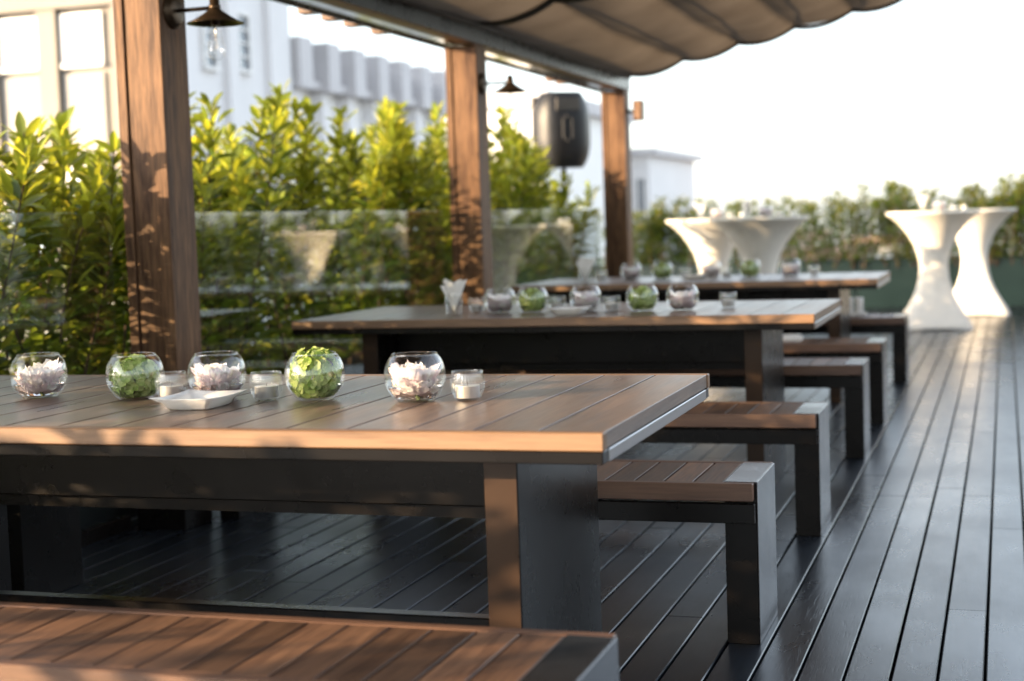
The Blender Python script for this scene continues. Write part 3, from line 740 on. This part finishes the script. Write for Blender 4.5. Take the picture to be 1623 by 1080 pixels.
far=[(-4.75,1.34,.3,'small far shrub left of the farthest post'),(-4.25,1.45,.28,'far shrub right beside the farthest post'),(-3.75,1.40,.25,'far shrub left of the left cocktail tables'),(-3.2,1.38,.22,'far shrub hidden behind the left cocktail tables'),(-2.62,1.42,.2,'far sparse shrub at the right of the left cocktail tables'),
 (-1.98,1.44,.36,'dense round far shrub between the two pairs of cocktail tables'),(-1.33,1.55,.26,'far shrub with orange tips left of the right cocktail tables'),(-.85,1.42,.24,'far shrub behind the front right cocktail table'),(-.35,1.46,.28,'far shrub behind the rear right cocktail table'),(.08,1.58,.32,'far shrub with orange tips right of the cocktail tables'),(.55,1.5,.32,'far shrub at the picture’s right edge')]+[(1.1+.6*k,1.45+.1*sin(k*2.3),.32,l_+' far shrub counted outwards beyond the right edge') for k,l_ in enumerate(('first','second','third','fourth','fifth','sixth','seventh','eighth','ninth','tenth'))]
for k,(x,h,rx,lb) in enumerate(far):
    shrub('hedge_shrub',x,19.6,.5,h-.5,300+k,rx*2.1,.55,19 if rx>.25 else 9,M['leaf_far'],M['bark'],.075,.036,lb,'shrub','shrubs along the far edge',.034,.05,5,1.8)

# ------------------------------------------------------------------ cocktail tables
def make_cocktail():
    t=thing('cocktail_table'); g=MB()
    P=[(0,.355,1),(.02,.352,1),(.06,.335,1),(.12,.305,.95),(.2,.262,.85),(.3,.212,.7),(.4,.175,.5),(.5,.150,.5),(.6,.141,.28),(.68,.144,.1),(.76,.162,0),(.85,.195,0),(.94,.245,0),(1.02,.305,0),(1.08,.36,0),(1.125,.415,0),(1.15,.45,0),(1.16,.46,0),(1.172,.462,0),(1.178,.455,0)]
    n=64; vs=[]
    for (z,r_,q) in P:
        for k in range(n):
            a=2*pi*k/n; sq=1/max(abs(cos(a)),abs(sin(a))); sq=min(sq,1.33)
            rr=r_*(1+(sq-1)*q-.06*q*(1-min(1,(sq-1)/.3))*0)
            vs.append((rr*cos(a),rr*sin(a),z + (.018*q*(1-(sq-1)/.33) if z<.05 else 0)))
    fs=[(i*n+k,i*n+(k+1)%n,(i+1)*n+(k+1)%n,(i+1)*n+k) for i in range(len(P)-1) for k in range(n)]
    g.add(vs,fs,0,True); g.build('stretch_cover',M['spandex'],t)
    g=MB(); g.lathe([(.4545,1.178),(.448,1.1805),(.2,1.181),(.0001,1.181)],64); g.build('table_top',M['spandex'],t)
    return t
ck=make_cocktail(); ck.location=(-.69,16.0,0); ck.rotation_euler=(0,0,.12); tag(ck,'white stretch covered cocktail table at right, front one of its pair','cocktail table','cocktail tables in white stretch covers')
CK=[(-.69,16.0),(-.33,18.0),(-2.17,14.25),(-2.80,15.25),(.72,16.0)]
dup(ck,(-.33,18.0,0),.1,'white cocktail table half hidden behind the front right one')
dup(ck,(-2.17,14.25,0),.25,'cream cocktail table behind the farthest dining table, right of its pair')
dup(ck,(-2.80,15.25,0),.2,'cream cocktail table beside the farthest post, left of its pair')
dup(ck,(.72,16.0,0),.1,'white cocktail table beyond the right edge, mirrored in the glass railing')
cn_=['front right cocktail table','rear right cocktail table','right cream cocktail table','left cream cocktail table','cocktail table beyond the right edge']
CT=1.1815
for k,(x,y) in enumerate(CK):
    nm=cn_[k]
    if k in (1,): continue
    place(tumb0,(x-.10,y-.08,CT),.3,'clear tumbler of napkins on the '+nm,'glass','tumblers with napkins')
    place(nap[k%2],(x-.10,y-.08,CT),.2+k,'white napkin bunch in the tumbler on the '+nm,'napkins','bunches of napkins')
    bowl_p(x+.06,y-.03,CT,k,'on the '+nm,'on the '+nm,k%3)
    candle(x+.20,y-.10,CT,'on the '+nm)
    small_pot(x+.30,y+.02,CT,'small white pot on the '+nm)

# ------------------------------------------------------------------ loudspeaker on stand
t=thing('loudspeaker',(-4.06,14.3,1.72),.6); tag(t,'black plastic loudspeaker on a pole, seen from behind near the farthest post','loudspeaker')
g=MB()
def sp(u,v):
    # rounded cabinet cross-section loft along z
    z=-.0+.72*v; a=2*pi*u
    e=1-.30*abs(2*v-1)**3.2; fr=.285*e; 
    c_,s_=cos(a),sin(a); pw=.52
    x=math.copysign(abs(c_)**pw,c_)*fr; y=math.copysign(abs(s_)**pw,s_)*.19*e
    if y<0: x*=1-.34*(-y/.19)     # narrower at the back (toward the viewer)
    return (x,y,z)
g.grid(sp,48,16,0,True)
g.add([sp(i/48,0) for i in range(48)],[tuple(range(48))[::-1]],0); g.add([sp(i/48,1) for i in range(48)],[tuple(range(48))],0)
bd=g.build('cabinet',M['plastic'],t)
g=MB(); g.box(-.245,.245,.192,.22,.02,.70,0,.012); g.build('grille',M['grille'],t)
g=MB(); g.box(-.062,-.028,-.198,-.175,.27,.47,0,.004); g.box(.028,.062,-.198,-.175,.27,.47,0,.004); g.box(-.027,.027,-.206,-.186,.47,.50,0,.004); g.box(-.027,.027,-.206,-.186,.24,.27,0,.004); g.build('handle',M['plastic'],t)
g=MB(); g.box(-.12,.12,-.195,-.18,.54,.66,0,.004); g.build('rear_panel',M['grille'],t)
t2=thing('speaker_stand',(-4.06,14.3,0)); tag(t2,'metal pole stand carrying the black loudspeaker above the shrubs','stand')
g=MB(); g.tube([(0,0,.3),(0,0,1.735)],.0175,14); g.build('pole',M['steel_grey'],t2)
g=MB(); g.lathe([(.0001,1.60),(.03,1.60),(.03,1.70),(.0001,1.70)],20); g.build('collar',M['steel'],t2)
for k in range(3):
    a=2*pi*k/3+.4; g=MB(); g.tube([(0.02*cos(a),.02*sin(a),.95),(.5*cos(a),.5*sin(a),.015)],.012,8); g.build('leg',M['steel'],t2)

# ------------------------------------------------------------------ buildings
def window(parent,face,a0,a1,z0,z1,pos,dep=.12,glass='win',mull=1,bars=1):
    """recessed window on a facade; face 'Y' looks toward -Y at y=pos, face 'X' looks toward +X at x=pos"""
    def bx(g,u0,u1,v0,v1,d0,d1):   # d measured outwards
        if face=='Y': g.box(u0,u1,pos-d1,pos-d0,v0,v1)
        elif face=='Y2': g.box(u0,u1,pos+d0,pos+d1,v0,v1)
        else: g.box(pos+d0,pos+d1,u0,u1,v0,v1)
    f=MB(); t=.07
    bx(f,a0-t,a1+t,z1,z1+t,.002,.07); bx(f,a0-t,a1+t,z0-t,z0,.002,.10)
    bx(f,a0-t,a0,z0,z1,.002,.068); bx(f,a1,a1+t,z0,z1,.002,.068)
    for k in range(1,mull+1):
        u=a0+(a1-a0)*k/(mull+1); bx(f,u-.025,u+.025,z0,z1,.012,.05)
    for k in range(1,bars+1):
        u=z0+(z1-z0)*k/(bars+1); bx(f,a0,a1,u-.02,u+.02,.012,.048)
    w_=f.build('window',M['frame_white'],parent)
    p=MB(); bx(p,a0,a1,z0,z1,.003,.010); p.build('pane',M[glass],w_); return w_
# left block: cream facade to the camera, grey flank
t=thing('corner_building',(0,0,0)); tag(t,'cream corner building with tall windows, left behind the shrubs','building')
g=MB(); g.box(-30,-13,22,26.8,-20,9); g.build('wall',M['facade_cream'],t)
g=MB(); g.box(-12.999,-12.95,22.0,26.8,-20,9); g.build('flank_cladding',M['facade_grey'],t)
g=MB()
for x0,x1 in ((-13.75,-13.0),(-15.15,-14.8),(-16.6,-15.98),(-18.4,-17.6)): g.box(x0,x1,21.86,21.999,-20,4.95)
g.box(-30,-13,21.82,21.999,4.96,5.10); g.build('pilasters',M['facade_cream'],t)
for x0,x1 in ((-15.93,-15.2),(-14.74,-13.98),(-17.5,-16.75)):
    g=MB(); g.box(x0,x1,21.95,21.999,-20,3.9); g.build('wall_panel',M['panel_cream'],t)
    window(t,'Y',x0+.06,x1-.06,4.06,4.80,21.999,glass='win')
    window(t,'Y',x0+.06,x1-.06,.9,2.3,21.949,glass='win')
for y0,y1,z0,z1 in ((23.40,23.75,4.05,4.85),(24.6,25.0,4.1,5.05),(23.4,23.75,1.8,2.9),(24.6,25.,1.8,2.9)):
    window(t,'X',y0,y1,z0,z1,-12.949,glass='win_dark',mull=0,bars=3)
g=MB()
for y in (22.3,24.1,25.7): g.box(-12.949,-12.82,y,y+.35,-20,8.9)
g.build('flank_pilasters',M['facade_grey'],t)
# stepped block
t=thing('stepped_building'); tag(t,'pale grey building whose roof band steps away behind the shrubs','building')
g=MB(); g.box(-30,-13.3,26.85,36.2,-20,4.15); g.build('wall',M['panel_white'],t)
g=MB(); g.box(-29.9,-13.15,26.86,36.1,4.155,4.62); g.box(-29.9,-12.98,26.86,36.1,4.0,4.14); g.build('roof_band',M['band_grey'],t)
g=MB(); n=7; dy=(36.0-26.9)/n
for k in range(n):
    y=26.9+k*dy; g.box(-14.6,-12.80,y,y+.55,3.95,4.92+.0*k)
g.build('roof_fins',M['band_grey'],t)
g=MB()
for k in range(n):
    y=26.9+k*dy; g.box(-13.3,-13.02,y+.10,y+.34,-20,3.94)
g.build('pilasters',M['facade_grey'],t)
for k in range(n-1):
    y=26.9+k*dy; window(t,'X',y+.55,y+1.15,1.6,2.5,-13.299,glass='win_dark',mull=0,bars=1)
# far blocks
def block(name,x0,x1,y0,y1,z1,wm,label,rows,cols,cornice=None,zw=None):
    t=thing(name); tag(t,label,'building'); g=MB(); g.box(x0,x1,y0,y1,-20,z1); g.build('wall',M[wm],t)
    g=MB(); g.box(x0-.4,x1+.4,y0-.4,y1+.4,z1+.002,z1+(cornice[1] if cornice else .3)); g.build('roof',M[cornice[0] if cornice else 'band_grey'],t)
    for r_ in range(rows):
        for c_ in range(cols):
            w_=(x1-x0)/cols; xa=x0+w_*(c_+.28); window(t,'Y',xa,xa+w_*.44,z1-2.6-3.*r_,z1-1.0-3.*r_,y0,glass='win_dark',mull=1,bars=0)
block('apartment_block',-24,-15.0,50,62,5.15,'panel_white','pale apartment block with dark cornice left of the loudspeaker',2,5,('band_grey',.5))
block('office_block',-19.5,-14.4,64,74,3.9,'facade_grey','pale grey block seen between loudspeaker and farthest post',3,7,('band_grey',.3))
block('low_office',-26.5,-19.45,90,92,3.2,'facade_grey','low pale grey building right of the farthest post',2,6,('band_grey',.5))
cityl=[(-14,-9,70,80,-.1,'panel_white',('terracotta',.5),'white house with pale tiled roof glimpsed beyond the far shrubs'),(-8.3,-5.6,60,68,-.55,'facade_cream',('terracotta',.4),'cream house roof glimpsed left of the right cocktail tables'),(-5.2,-1,85,95,-.9,'panel_white',('panel_white',.4),'white flat roofed house behind the right cocktail tables'),(1.0,7,75,86,-.6,'panel_white',('band_grey',.4),'pale house behind the right edge planter'),(-30,-20,140,160,-1,'facade_grey',('terracotta',.8),'distant grey house far beyond the left cocktail tables'),(-16,-2,170,190,-2.5,'panel_white',('terracotta',.8),'distant long white house on the horizon')]
for (x0,x1,y0,y1,z1,wm,cr,lb) in cityl: block('house',x0,x1,y0,y1,z1,wm,lb,1,4,cr)
